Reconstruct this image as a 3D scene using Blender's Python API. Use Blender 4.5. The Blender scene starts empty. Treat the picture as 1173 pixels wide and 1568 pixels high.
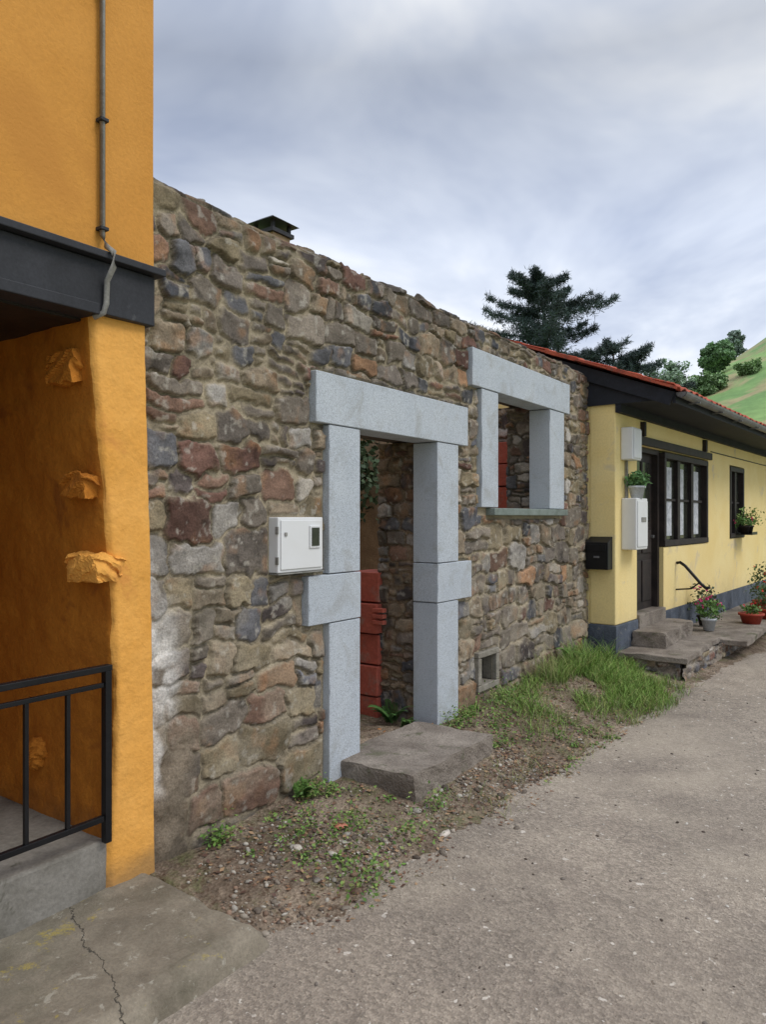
import bpy, math, numpy as np
from mathutils import Vector
R=np.random.default_rng(7)
D2R=math.radians
def lin(r,g,b,k=1.0):
    f=lambda c:((c/255+.055)/1.055)**2.4 if c>10.3 else c/255/12.92
    return np.array([f(r)*k,f(g)*k,f(b)*k])
scene=bpy.context.scene
# ---------------------------------------------------------------- helpers
TAB=np.random.default_rng(99).random((256,256))
def vn(x,y,s=0):
    x=np.asarray(x,float)+s*17.31; y=np.asarray(y,float)+s*9.77
    xi=np.floor(x).astype(int); yi=np.floor(y).astype(int); fx=x-xi; fy=y-yi
    fx=fx*fx*(3-2*fx); fy=fy*fy*(3-2*fy)
    a=TAB[xi%256,yi%256]; b=TAB[(xi+1)%256,yi%256]; c=TAB[xi%256,(yi+1)%256]; d=TAB[(xi+1)%256,(yi+1)%256]
    return (a*(1-fx)+b*fx)*(1-fy)+(c*(1-fx)+d*fx)*fy
def fbm(x,y,s=0,o=4):
    t=0;a=.5;n=0
    for i in range(o):
        t=t+a*vn(x*2**i,y*2**i,s+i*3); n+=a; a*=.5
    return t/n-.5
def ss(a,b,x):
    t=np.clip((x-a)/(b-a),0,1); return t*t*(3-2*t)
def empty(name,loc=(0,0,0),rz=0):
    e=bpy.data.objects.new(name,None); e.location=loc; e.rotation_euler[2]=rz; e.empty_display_size=.2
    scene.collection.objects.link(e); return e
def mk(name,V,F,mat,parent=None,cols=None,smooth=False):
    V=np.asarray(V,np.float32).reshape(-1,3); F=np.asarray(F,np.int32); n=F.shape[1]
    me=bpy.data.meshes.new(name)
    me.vertices.add(len(V)); me.vertices.foreach_set('co',V.ravel())
    me.loops.add(F.size); me.loops.foreach_set('vertex_index',F.ravel())
    me.polygons.add(len(F)); me.polygons.foreach_set('loop_start',np.arange(len(F),dtype=np.int32)*n)
    if smooth: me.polygons.foreach_set('use_smooth',np.ones(len(F),bool))
    me.update(calc_edges=True)
    if cols is not None:
        a=me.color_attributes.new('Col','FLOAT_COLOR','POINT')
        c=np.ones((len(V),4),np.float32); c[:,:3]=cols; a.data.foreach_set('color',c.ravel())
    me.materials.append(mat)
    o=bpy.data.objects.new(name,me); scene.collection.objects.link(o)
    if parent: o.parent=parent
    return o
def poly(name,V,F,mat,parent=None,bevel=0,smooth=False):
    me=bpy.data.meshes.new(name); me.from_pydata([tuple(v) for v in V],[],F); me.update()
    me.materials.append(mat); o=bpy.data.objects.new(name,me); scene.collection.objects.link(o)
    if parent: o.parent=parent
    if smooth:
        for p in me.polygons: p.use_smooth=True
    if bevel:
        m=o.modifiers.new('b','BEVEL'); m.width=bevel; m.segments=2
    return o
def box(name,x0,x1,y0,y1,z0,z1,mat,parent=None,bevel=0):
    V=[(x,y,z) for x in(x0,x1) for y in(y0,y1) for z in(z0,z1)]
    F=[(0,1,3,2),(4,6,7,5),(0,4,5,1),(2,3,7,6),(0,2,6,4),(1,5,7,3)]
    return poly(name,V,F,mat,parent,bevel)
def tube(name,pts,r,mat,parent=None,n=10,caps=True):
    V=[];F=[];pts=[Vector(p) for p in pts]
    rr=r if isinstance(r,(list,tuple)) else [r]*len(pts)
    for i,p in enumerate(pts):
        t=(pts[min(i+1,len(pts)-1)]-pts[max(i-1,0)]).normalized()
        a=t.cross(Vector((0,1,0))).normalized() if abs(t.z)>=.9 else t.cross(Vector((0,0,1))).normalized()
        b=t.cross(a)
        for k in range(n):
            an=2*math.pi*k/n; V.append(p+(a*math.cos(an)+b*math.sin(an))*rr[i])
    for i in range(len(pts)-1):
        for k in range(n):
            F.append((i*n+k,i*n+(k+1)%n,(i+1)*n+(k+1)%n,(i+1)*n+k))
    if caps: F.append(tuple(range(n))[::-1]); F.append(tuple((len(pts)-1)*n+k for k in range(n)))
    return poly(name,V,F,mat,parent,0,True)
FQ=lambda idx:np.stack([idx[:-1,:-1],idx[:-1,1:],idx[1:,1:],idx[1:,:-1]],-1).reshape(-1,4)
# ---------------------------------------------------------------- materials
class NT:
    def __init__(s,m): s.t=m.node_tree; s.n=s.t.nodes; s.l=s.t.links
    def add(s,ty,**k):
        x=s.n.new(ty)
        for a,b in k.items(): setattr(x,a,b)
        return x
def newmat(name):
    m=bpy.data.materials.new(name); m.use_nodes=True; N=NT(m); return m,N,N.n['Principled BSDF']
def noise(N,vec,scale,detail=5,rough=.6,dist=0):
    x=N.add('ShaderNodeTexNoise'); x.inputs['Scale'].default_value=scale; x.inputs['Detail'].default_value=detail
    x.inputs['Roughness'].default_value=rough; x.inputs['Distortion'].default_value=dist
    N.l.new(vec,x.inputs['Vector']); return x.outputs['Fac']
def ramp(N,fac,stops):
    r=N.add('ShaderNodeValToRGB'); e=r.color_ramp.elements
    while len(e)<len(stops): e.new(.5)
    for i,(p,c) in enumerate(stops):
        e[i].position=p; c=np.atleast_1d(c); c=[float(c[0])]*3 if len(c)==1 else [float(q) for q in c]
        e[i].color=(*c,1)
    N.l.new(fac,r.inputs['Fac']); return r.outputs['Color']
def mix(N,fac,a,b,blend='MIX'):
    m=N.add('ShaderNodeMix',data_type='RGBA',blend_type=blend)
    for sock,v in ((m.inputs[0],fac),(m.inputs[6],a),(m.inputs[7],b)):
        if isinstance(v,(int,float)): sock.default_value=v
        elif isinstance(v,bpy.types.NodeSocket): N.l.new(v,sock)
        else: sock.default_value=(*[float(q) for q in v],1)
    return m.outputs[2]
def bump(N,b,h,strength,dist=.01):
    x=N.add('ShaderNodeBump'); x.inputs['Strength'].default_value=strength; x.inputs['Distance'].default_value=dist
    N.l.new(h,x.inputs['Height']); N.l.new(x.outputs[0],b.inputs['Normal'])
def stdmat(name,col,col2=None,scale=3,fine=80,bs=.3,bd=.005,rough=.8,metal=0,spots=None,spec=.3,fm=.35,foot=None):
    m,N,b=newmat(name); v=N.add('ShaderNodeTexCoord').outputs['Object']
    col=np.array(col); col2=col*.75 if col2 is None else np.array(col2)
    c=mix(N,ramp(N,noise(N,v,scale,4,.65,.4),[(.35,0.),(.65,1.)]),col,col2)
    f=noise(N,v,fine,3,.6)
    if fm>0: c=mix(N,fm,c,ramp(N,f,[(.3,.25),(.7,1.)]),'MULTIPLY')
    if spots is not None:
        c=mix(N,ramp(N,noise(N,v,spots[1],4,.7,.5),[(spots[2],0.),(spots[2]+.08,1.)]),c,spots[0])
    if foot is not None:   # splash-back dirt near the ground: (colour, height, amount)
        sx=N.add('ShaderNodeSeparateXYZ'); N.l.new(v,sx.inputs[0])
        ma=N.add('ShaderNodeMath',operation='MULTIPLY_ADD'); N.l.new(noise(N,v,9,5,.75),ma.inputs[0]); ma.inputs[1].default_value=-.7*foot[1]*2; N.l.new(sx.outputs[2],ma.inputs[2])
        mb=N.add('ShaderNodeMath',operation='ADD'); N.l.new(ma.outputs[0],mb.inputs[0]); mb.inputs[1].default_value=foot[1]*.7
        c=mix(N,ramp(N,mb.outputs[0],[(0.,foot[2]),(min(.99,foot[1]),0.)]),c,foot[0])
    N.l.new(c,b.inputs['Base Color']); b.inputs['Roughness'].default_value=rough; b.inputs['Metallic'].default_value=metal
    b.inputs['Specular IOR Level'].default_value=spec
    if bs>0: bump(N,b,f,bs,bd)
    return m
def attrmat(name,rough=.9,fs=70,bs=.6,bd=.006,spec=.25,fm=.45):
    m,N,b=newmat(name); v=N.add('ShaderNodeTexCoord').outputs['Object']
    a=N.add('ShaderNodeVertexColor',layer_name='Col').outputs['Color']
    f=noise(N,v,fs,4,.7)
    c=mix(N,fm,a,ramp(N,f,[(.3,.35),(.7,1.5)]),'MULTIPLY')
    N.l.new(c,b.inputs['Base Color']); b.inputs['Roughness'].default_value=rough
    b.inputs['Specular IOR Level'].default_value=spec
    if bs>0: bump(N,b,f,bs,bd)
    return m
M_rub=attrmat('rubble_stone',.92,95,.8,.007,.2,.55)
def granite():
    m,N,b=newmat('pale_granite'); v=N.add('ShaderNodeTexCoord').outputs['Object']
    c=mix(N,noise(N,v,2.5,4,.6),lin(170,178,187),lin(196,202,207))
    sp=noise(N,v,240,3,.7); c=mix(N,.75,c,ramp(N,sp,[(.36,.36),(.5,1.0),(.7,1.2)]),'MULTIPLY')
    sp2=noise(N,v,70,4,.75); c=mix(N,.4,c,ramp(N,sp2,[(.34,.55),(.46,1.)]),'MULTIPLY')
    st=noise(N,v,4,5,.7,.8); c=mix(N,ramp(N,st,[(.52,0.),(.76,.6)]),c,lin(140,137,128))
    N.l.new(c,b.inputs['Base Color']); b.inputs['Roughness'].default_value=.8
    bump(N,b,sp2,.35,.006); return m
M_gr=granite()
M_sill=stdmat('sill_stone',lin(140,150,144),lin(112,122,114),6,120)
M_core=stdmat('wall_core',lin(112,100,86),lin(78,70,62),9,40,.8,.02)
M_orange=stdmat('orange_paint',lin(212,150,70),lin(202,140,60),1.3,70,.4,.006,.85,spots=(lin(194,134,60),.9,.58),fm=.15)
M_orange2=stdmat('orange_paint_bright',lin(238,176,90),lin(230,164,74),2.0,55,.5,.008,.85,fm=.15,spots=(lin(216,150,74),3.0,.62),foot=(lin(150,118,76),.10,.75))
M_orange3=stdmat('orange_paint_shaded',lin(198,128,42),lin(176,108,32),1.6,55,.5,.008,.85,fm=.25,spots=(lin(152,92,32),2.2,.58),foot=(lin(120,92,60),.3,.7))  # darker copy of the orange paint: porch shade put into the colour
M_black=stdmat('charcoal_paint',lin(56,57,62),lin(44,45,49),5,90,.15,.002,.6,spots=(lin(74,74,76),6,.62))
M_iron=stdmat('black_iron',lin(20,21,24),lin(28,28,30),8,120,.1,.001,.4)
M_grey=stdmat('grey_pvc',lin(158,156,150),lin(128,126,120),8,90,.05,.001,.5)
M_porchfl=stdmat('porch_concrete',lin(148,144,136),lin(118,114,105),4,60,.5,.006,.9,spots=(lin(96,94,84),6,.6))
M_white=stdmat('white_plastic',lin(222,223,224),lin(214,214,212),2,30,0,.001,.45,fm=0)
M_glass=stdmat('dark_glass',lin(40,42,40),lin(60,60,52),6,20,.0,.001,.12,spec=.6,fm=0)
M_yel=stdmat('yellow_paint',lin(244,222,160),lin(238,212,144),1.3,50,.4,.006,.85,spots=(lin(214,196,156),1.7,.58),fm=.15,foot=(lin(190,172,130),.62,.6))
M_plinth=stdmat('bluegrey_plinth',lin(98,106,118),lin(70,76,86),4,50,.6,.01,spots=(lin(130,130,126),9,.60))
M_dwood=stdmat('dark_wood',lin(58,49,45),lin(38,33,32),6,60,.3,.003,.6)
M_soffit=stdmat('soffit_wood',lin(42,44,52),lin(30,32,38),6,60,.2,.003,.7)
M_zinc=stdmat('zinc_gutter',lin(120,120,122),lin(90,88,88),4,50,.05,.001,.45)
M_tile=stdmat('terracotta_tile',lin(196,98,72),lin(150,72,56),5,60,.5,.01,.85,spots=(lin(104,84,72),9,.56))
M_curt=stdmat('curtain',lin(208,210,214),lin(160,164,170),14,20,.0,.01,fm=0)
M_pot=stdmat('terracotta_pot',lin(176,72,54),lin(150,58,44),5,60,.1,.002,.6)
M_potw=stdmat('white_pot',lin(205,210,213),lin(185,190,195),5,60,.1,.002,.6)
M_leaf=attrmat('foliage',.6,30,0,.002,.3,.2)
M_peb=attrmat('pebble',.9,90,0,.004,.2,.3)
M_cement=stdmat('cement',lin(160,154,142),lin(126,120,108),6,60,.6,.008)
M_dark=stdmat('cavity_shade',lin(34,30,27),lin(22,20,18),6,60)  # near-black colour standing in for shade inside the vent
M_step=stdmat('doorstep_stone',lin(158,148,136),lin(118,108,98),3.5,60,.9,.014,.95,spots=(lin(100,98,80),5,.58))
M_plast=stdmat('old_plaster',lin(190,166,134),lin(146,124,100),2,40,.6,.01)
def brickmat():
    m,N,b=newmat('hollow_brick'); v=N.add('ShaderNodeTexCoord').outputs['Object']
    c=mix(N,noise(N,v,9,4,.7),lin(204,108,86),lin(150,72,60))
    c=mix(N,ramp(N,noise(N,v,6,5,.7),[(.54,0.),(.68,.6)]),c,lin(150,126,112))
    f=noise(N,v,50,4,.7); c=mix(N,.5,c,ramp(N,f,[(.3,.5),(.7,1.2)]),'MULTIPLY')
    N.l.new(c,b.inputs['Base Color']); b.inputs['Roughness'].default_value=.9; bump(N,b,f,.5,.008); return m
M_brick=brickmat()

# ---------------------------------------------------------------- rubble masonry
PAL=[(lin(122,113,102),6),(lin(140,125,105),6),(lin(110,102,94),5),(lin(96,97,101),3.6),(lin(122,95,80),2.6),(lin(152,117,88),1.3),
     (lin(154,149,142),2.6),(lin(88,80,78),3),(lin(130,118,94),4),(lin(108,78,68),1.6),(lin(170,162,150),.9),(lin(80,83,90),1.6)]
PC=np.array([p[0] for p in PAL]); PC=PC*.88+PC.mean(0)*.12; PW=np.array([p[1] for p in PAL],float); PW/=PW.sum()
flat_extra={}
def rubble(name,mapf,W,H,res,seed,parent,hole=None,flat=None,big=True,mort=lin(132,122,104),z0=0,tint=1.0):
    rg=np.random.default_rng(seed)
    nx=int(W/res)+1; ny=int(H/res)+1
    u=np.linspace(0,W,nx); v=np.linspace(0,H,ny); U,V=np.meshgrid(u,v)
    U2=U+.055*fbm(U*5,V*5,seed+1,3)*2+.014*fbm(U*26,V*26,seed+5,3)*2
    V2=V+.045*fbm(U*5,V*6,seed+2,3)*2+.014*fbm(U*26,V*26,seed+6,3)*2+.06*fbm(U*.8,V*.8,seed+8,2)
    S=[]; y=-.1
    while y<H+.1:
        zz=y+z0; hb=np.interp(zz,[0,1.0,2.0,3.0],[.185,.168,.14,.115]) if big else .105
        h=hb*rg.uniform(.78,1.2); x=-.2
        while x<W+.2:
            w=h*rg.uniform(.75,2.3); hh=h
            k=rg.random()
            if k<.12: hh=h*rg.uniform(1.3,1.7); w=max(w,hh*1.0)
            elif k<.36:
                a=h*rg.uniform(.38,.62)
                S.append((x+w/2+rg.uniform(-.02,.02),y+a/2,w,a,rg.uniform(-.1,.1))); S.append((x+w/2,y+a+(h-a)/2,w*rg.uniform(.8,1),h-a,rg.uniform(-.1,.1))); x+=w; continue
            elif k<.46:
                a=w*rg.uniform(.35,.65)
                S.append((x+a/2,y+h*.27,a,h*.5,.1)); S.append((x+a/2,y+h*.75,a,h*.45,-.1)); S.append((x+a+(w-a)/2,y+h/2,w-a,h,rg.uniform(-.15,.15))); x+=w; continue
            S.append((x+w/2,y+h/2+rg.uniform(-.02,.02),w,hh,rg.uniform(-.17,.17))); x+=w
        y+=h
    F1=np.full(U.shape,9.); F2=np.full(U.shape,9.); ID=np.zeros(U.shape,int)
    S=np.array(S)
    for i,(cx,cy,w,h,ro) in enumerate(S):
        rad=max(w,h)*1.1+.08
        i0=max(0,int((cx-rad)/res)); i1=min(nx,int((cx+rad)/res)+2); j0=max(0,int((cy-rad)/res)); j1=min(ny,int((cy+rad)/res)+2)
        if i0>=i1 or j0>=j1: continue
        du=U2[j0:j1,i0:i1]-cx; dv=V2[j0:j1,i0:i1]-cy
        a=du*math.cos(ro)+dv*math.sin(ro); b=-du*math.sin(ro)+dv*math.cos(ro)
        m=min(w,h); rr=m*.30
        qa=np.abs(a)-w/2+rr; qb=np.abs(b)-h/2+rr
        d=(np.maximum(qa,0)**2.6+np.maximum(qb,0)**2.6+1e-12)**(1/2.6)-rr+np.minimum(np.maximum(qa,qb),0)
        f1=F1[j0:j1,i0:i1]; f2=F2[j0:j1,i0:i1]; idd=ID[j0:j1,i0:i1]
        c=d<f1
        f2[:]=np.where(c,f1,np.minimum(f2,d)); f1[:]=np.where(c,d,f1); idd[:]=np.where(c,i,idd)
    e=np.minimum((F2-F1)*.5,.010-F1*.9)
    e=np.maximum(e,0)
    gap=.005+.013*np.clip(fbm(U*2.5,V*2.5,seed+11,3)+.4,0,1)
    n=len(S); amp=rg.uniform(.008,.026,n)+.014*(rg.random(n)<.15); tx=rg.uniform(-.10,.10,n); ty=rg.uniform(-.13,.13,n)
    st=ss(gap*.6,gap*.6+.005,e)
    du=U-S[ID,0]; dv=V-S[ID,1]
    facet=np.abs(fbm(U*6+ID*3.1,V*6+ID*1.3,seed+21,2))
    surf=amp[ID]+tx[ID]*du+ty[ID]*dv+.009*fbm(U*24,V*24,seed+20,4)+.030*facet-.006*(1-ss(.0,.012,e-gap*.6))
    disp=surf*st+(1-st)*(.012*fbm(U*30,V*30,seed+22,3)+.002)
    cid=rg.choice(len(PC),n,p=PW); sc=PC[cid]*rg.uniform(.66,1.28,(n,1))
    col=sc[ID]
    bl=fbm(U*12+ID*1.7,V*20+ID*.9,seed+30,5); col=col*np.clip(1+1.0*bl,.3,2)[...,None]
    warm=ss(.05,.28,fbm(U*9+ID*5.3,V*9,seed+33,4))[...,None]; col=col*(1-warm*.45)+lin(160,122,88)*warm*.45
    dk=ss(.12,.3,fbm(U*14+ID*2.3,V*14,seed+36,5))[...,None]; col=col*(1-dk*.45)
    lich=ss(.13,.24,fbm(U*24,V*24,seed+31,4))[...,None]; col=col*(1-lich*.5)+lin(180,174,162)*lich*.5
    mc=mort*np.clip(1+1.1*fbm(U*9,V*9,seed+32,5),.2,2)[...,None]
    smear=ss(.02,.14,fbm(U*5,V*5,seed+40,5))*(1-ss(.006,.03,e))
    stc=np.clip(st-smear*.75,0,1)[...,None]
    disp=disp*(1-smear*.3)
    edge=(1-.5*(1-smear)*np.exp(-((e-gap*.6)/.0035)**2))[...,None]
    C=(col*stc+mc*(1-stc))*edge*tint
    if flat is not None:
        fm=flat(U,V)
        disp=disp*(1-fm); C=C*(1-fm[...,None])+mc*fm[...,None]
    if flat_extra.get(name): C,disp=flat_extra[name](U,V,C,disp)
    P=mapf(U,V,disp)
    idx=np.arange(nx*ny).reshape(ny,nx)
    Fq=FQ(idx)
    if hole is not None:
        hm=hole(.5*(U[:-1,:-1]+U[1:,1:]),.5*(V[:-1,:-1]+V[1:,1:])).ravel(); Fq=Fq[~hm]
    return mk(name,P.reshape(-1,3),Fq,M_rub,parent,C.reshape(-1,3),False)
ruin=empty('roofless_stone_house')
X0,ZB,ZT=2.03,-.22,3.02; WL=7.615-X0; HL=ZT-ZB
TOPW=.42
def map_front(U,V,d):
    X=U+X0; over=np.clip(V-HL,0,None)
    top=.02*fbm(X*2.2,X*0,5,4)*2
    z=np.where(V<HL,V+ZB,ZT)
    y=.022+over
    k=ss(HL-.03,HL+.03,V); nyv=-np.cos(k*math.pi/2); nz=np.sin(k*math.pi/2)
    rnd=.02*np.exp(-((V-HL)/.03)**2)
    return np.stack([X,y+nyv*d+rnd,z+nz*d*.7-rnd+top*ss(HL-.4,HL,V)],-1)
blocks=[(3.168,4.935,2.035,2.327),(3.285,3.60,-.1,2.04),(3.106,3.5,.89,1.173),(4.48,4.795,-.1,2.04),(4.5,4.996,.886,1.17),
        (5.007,7.015,2.51,2.80),(5.166,5.46,1.53,2.52),(6.5,6.879,1.53,2.52),(5.3,6.885,1.50,1.58),(2.84,3.215,1.2,1.5),(5.13,5.49,.13,.44)]
def flatf(U,V):
    X=U+X0; Z=V+ZB; m=np.zeros(U.shape); wob=.014*fbm(X*15,Z*15,3,3)*2
    for a,b,c,d in blocks:
        q=np.maximum(np.maximum(a-X,X-b),np.maximum(c-Z,Z-d)); m=np.maximum(m,1-ss(.008,.022,q+wob))
    return m
def holef(U,V):
    X=U+X0; Z=V+ZB
    return ((X>3.52)&(X<4.56)&(Z<2.1))|((X>5.40)&(X<6.6)&(Z>1.53)&(Z<2.56))|((X>5.19)&(X<5.43)&(Z>.18)&(Z<.39))
def extra(U,V,C,d):
    X=U+X0; Z=V+ZB
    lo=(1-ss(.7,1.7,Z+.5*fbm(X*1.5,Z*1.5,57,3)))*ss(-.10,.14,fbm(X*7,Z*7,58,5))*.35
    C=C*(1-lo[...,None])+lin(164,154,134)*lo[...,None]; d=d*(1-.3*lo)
    # lime plaster remains at the left end
    w=(1-ss(.13,.30,X-X0+.5*fbm(X*4,Z*3,50,4)))*ss(.50,.72,Z)*(1-ss(1.0,1.25,Z)); w*=ss(-.20,-.04,fbm(X*10,Z*10,51,5))
    w=np.maximum(w,(1-ss(.06,.11,X-X0+.2*fbm(X*6,Z*4,60,4)))*ss(.2,.35,Z)*(1-ss(1.2,1.5,Z)))
    wc=lin(202,198,192)*np.clip(1+.9*fbm(X*22,Z*22,62,5),.5,1.3)[...,None]
    c2=(1-ss(.20,.40,X-X0+.3*fbm(X*4,Z*4,52,4)))*(1-ss(.45,.7,Z+.3*fbm(X*3,Z*3,53,3)))
    cc=lin(128,116,100)*np.clip(1+1.2*fbm(X*9,Z*9,54,5),.3,2)[...,None]
    C=C*(1-c2[...,None])+cc*c2[...,None]; d=d*(1-c2)+(.02+.07*fbm(X*6,Z*6,55,5))*c2
    C=C*(1-w[...,None]*.85)+wc*w[...,None]*.85; d=d*(1-.45*w)+.012*w
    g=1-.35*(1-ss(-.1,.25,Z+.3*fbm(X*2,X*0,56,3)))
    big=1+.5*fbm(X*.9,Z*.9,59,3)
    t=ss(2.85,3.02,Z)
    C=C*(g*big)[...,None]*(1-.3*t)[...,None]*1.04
    return C,d
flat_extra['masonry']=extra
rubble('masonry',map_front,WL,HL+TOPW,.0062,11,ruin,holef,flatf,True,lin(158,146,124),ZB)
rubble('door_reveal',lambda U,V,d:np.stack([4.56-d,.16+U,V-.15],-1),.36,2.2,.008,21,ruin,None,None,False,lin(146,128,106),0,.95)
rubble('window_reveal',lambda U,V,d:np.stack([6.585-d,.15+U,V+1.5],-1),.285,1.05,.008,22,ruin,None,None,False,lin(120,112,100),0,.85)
rubble('wall_end',lambda U,V,d:np.stack([7.60+d*.3,.02+U,V-.2],-1),.42,3.2,.012,23,ruin,None,None,False)
for i,(a,b,c,d) in enumerate([(2.09,3.40,-.2,2.98),(3.40,4.60,2.06,2.98),(4.60,5.35,-.2,2.98),(5.35,6.62,-.2,1.51),(5.35,6.62,2.58,2.98),(6.62,7.58,-.2,2.98)]):
    box('wall_core_%d'%i,a,b,.13,.435,c,d,M_core,ruin)
def block(name,a,b,c,d,y0=-.027,y1=.18):
    import bmesh
    nx=max(3,int((b-a)/.03)); nzz=max(3,int((d-c)/.03)); nyy=5
    bm=bmesh.new(); bmesh.ops.create_cube(bm,size=1)
    for v in bm.verts: v.co=(a+(v.co.x+.5)*(b-a),y0+(v.co.y+.5)*(y1-y0),c+(v.co.z+.5)*(d-c))
    for ax,cnt in ((0,nx),(1,nyy),(2,nzz)):
        L0=[(a,b),(y0,y1),(c,d)][ax]
        ts=[k/cnt for k in range(1,cnt)]; ln=L0[1]-L0[0]; ts=[.004/ln]+ts+[1-.004/ln]
        for t in ts:
            p=[0,0,0]; p[ax]=L0[0]+ln*t; nn=[0,0,0]; nn[ax]=1
            g=bm.verts[:]+bm.edges[:]+bm.faces[:]; bmesh.ops.bisect_plane(bm,geom=g,plane_co=p,plane_no=nn)
    for v in bm.verts:
        x,y,z=v.co; ex=min(x-a,b-x)<1e-4; ey=min(y-y0,y1-y)<1e-4; ez=min(z-c,d-z)<1e-4
        if ex+ey+ez>=2:
            k=float(vn(x*14+z*3,z*14+y*9,33)); q=.0018+.008*max(0,k-.66)/.34
            v.co.x+= (q if x-a<1e-4 else -q)*ex; v.co.y+=(q if y-y0<1e-4 else -q)*ey; v.co.z+=(q if z-c<1e-4 else -q)*ez
    me=bpy.data.meshes.new(name); bm.to_mesh(me); bm.free(); me.materials.append(M_gr)
    o=bpy.data.objects.new(name,me); scene.collection.objects.link(o); o.parent=ruin; return o
block('door_lintel',3.168,4.935,2.037,2.327,-.032)
block('door_jamb_a',3.290,3.585,1.176,2.032); block('door_jamb_b',3.106,3.588,.894,1.170,-.030); block('door_jamb_c',3.292,3.585,-.03,.888)
block('door_jamb_d',4.496,4.795,1.176,2.032); block('door_jamb_e',4.493,4.996,.894,1.170,-.030); block('door_jamb_f',4.496,4.793,-.03,.888)
block('window_lintel',5.007,7.015,2.513,2.803,-.032)
block('window_jamb_a',5.166,5.455,1.579,2.507); block('window_jamb_b',6.525,6.879,1.579,2.507)
box('window_sill',5.33,6.895,-.06,.43,1.515,1.574,M_sill,ruin,.006)
for nm,a,b,c,d in (('vent_t',5.13,5.49,.395,.44),('vent_b',5.13,5.49,.13,.18),('vent_l',5.13,5.185,.183,.392),('vent_r',5.435,5.49,.183,.392)):
    box(nm,a,b,-.02,.12,c,d,M_cement,ruin,.006)
box('vent_shade_back',5.15,5.47,.105,.125,.15,.42,M_dark,ruin)  # thin dark sheet painted as the shade of the vent hole
box('rear_wall',2.1,7.6,3.2,3.45,-.3,2.75,M_plast,ruin)
rubble('party_wall',lambda U,V,d:np.stack([7.42-d,.48+U,V-.2],-1),1.0,2.9,.014,24,ruin,None,None,False,lin(120,110,96),0,.9)
box('party_core',7.45,7.6,.48,3.3,-.2,2.68,M_plast,ruin)
box('left_party_wall',2.06,2.2,.45,3.3,-.2,2.9,M_plast,ruin)
for k in range(5):
    z=-.08+k*.235; o=.014*math.sin(k*3.7)
    box('brick_pier_%d'%k,4.50+o,4.80+o,.50,.78+o,z,z+.222,M_brick,ruin,.006)
for k in range(3): box('brick_pier_s%d'%k,4.47,4.52,.43,.53,.70+k*.045,.73+k*.045,M_brick,ruin,.004)
for k in range(10): box('brick_jamb_%d'%k,7.04+.01*(k%2),7.36,.56,.98+.01*(k%2),-.05+k*.235,-.05+k*.235+.222,M_brick,ruin,.006)

def rough_block(name,x0,x1,y0,y1,z0,z1,mat,parent=None,n=14,amp=.02,seed=1,skew=0,fq=5.,rnd=0.):
    import bmesh
    bm=bmesh.new(); bmesh.ops.create_cube(bm,size=1)
    bmesh.ops.subdivide_edges(bm,edges=bm.edges[:],cuts=n,use_grid_fill=True)
    for v in bm.verts:
        x,y,z=v.co
        q=[abs(x)*2,abs(y)*2,abs(z)*2]
        if rnd:
            l=math.sqrt(x*x+y*y+z*z)*2; k=(1-rnd)+rnd*max(q)/l*1.12; x,y,z=x*k,y*k,z*k
        X=x0+(x+.5)*(x1-x0)+skew*(y+.5); Y=y0+(y+.5)*(y1-y0); Z=z0+(z+.5)*(z1-z0)
        f=float(fbm(np.array(X*fq+Z*fq*1.4),np.array(Y*fq+Z*3),seed,4)); g=float(fbm(np.array(X*fq+3),np.array(Y*fq+Z*fq*1.5),seed+9,4))
        ex=max(0,q[0]-.9)*max(0,q[1]-.85)+max(0,q[1]-.9)*max(0,q[2]-.8)+max(0,q[0]-.9)*max(0,q[2]-.8)
        X-=math.copysign(ex*.6*abs(x1-x0)*.3,x); Y-=math.copysign(ex*.5*abs(y1-y0)*.3,y); Z-=(ex*.9*abs(z1-z0)*.5 if z>0 else 0)
        v.co=(X+amp*g*2*(q[0]),Y+amp*f*2*q[1],Z+amp*(.6 if not rnd else 1.3)*(f+g))
    me=bpy.data.meshes.new(name); bm.to_mesh(me); bm.free(); me.materials.append(mat)
    o=bpy.data.objects.new(name,me); scene.collection.objects.link(o)
    if parent: o.parent=parent
    return o
rough_block('stone_doorstep',3.43,4.38,-.52,.06,-.16,.075,M_step,None,30,.026,3,-.03)

# ---------------------------------------------------------------- electric meter box
mb=empty('electric_meter_box')
box('housing',2.845,3.21,-.045,.05,1.205,1.500,M_white,mb,.006)
box('door_panel',2.862,3.195,-.052,-.046,1.222,1.484,M_white,mb,.003)
box('window_frame',3.085,3.172,-.060,-.053,1.33,1.455,M_white,mb,.003)
box('window_pane',3.097,3.160,-.063,-.0605,1.342,1.443,M_glass,mb)
box('lock',2.885,2.905,-.058,-.053,1.40,1.42,M_grey,mb,.002)
box('hinge_a',2.838,2.846,-.05,-.03,1.25,1.29,M_grey,mb,.001); box('hinge_b',2.838,2.846,-.05,-.03,1.41,1.45,M_grey,mb,.001)
box('base_lip',2.84,3.215,-.05,.05,1.196,1.203,M_grey,mb)

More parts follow.
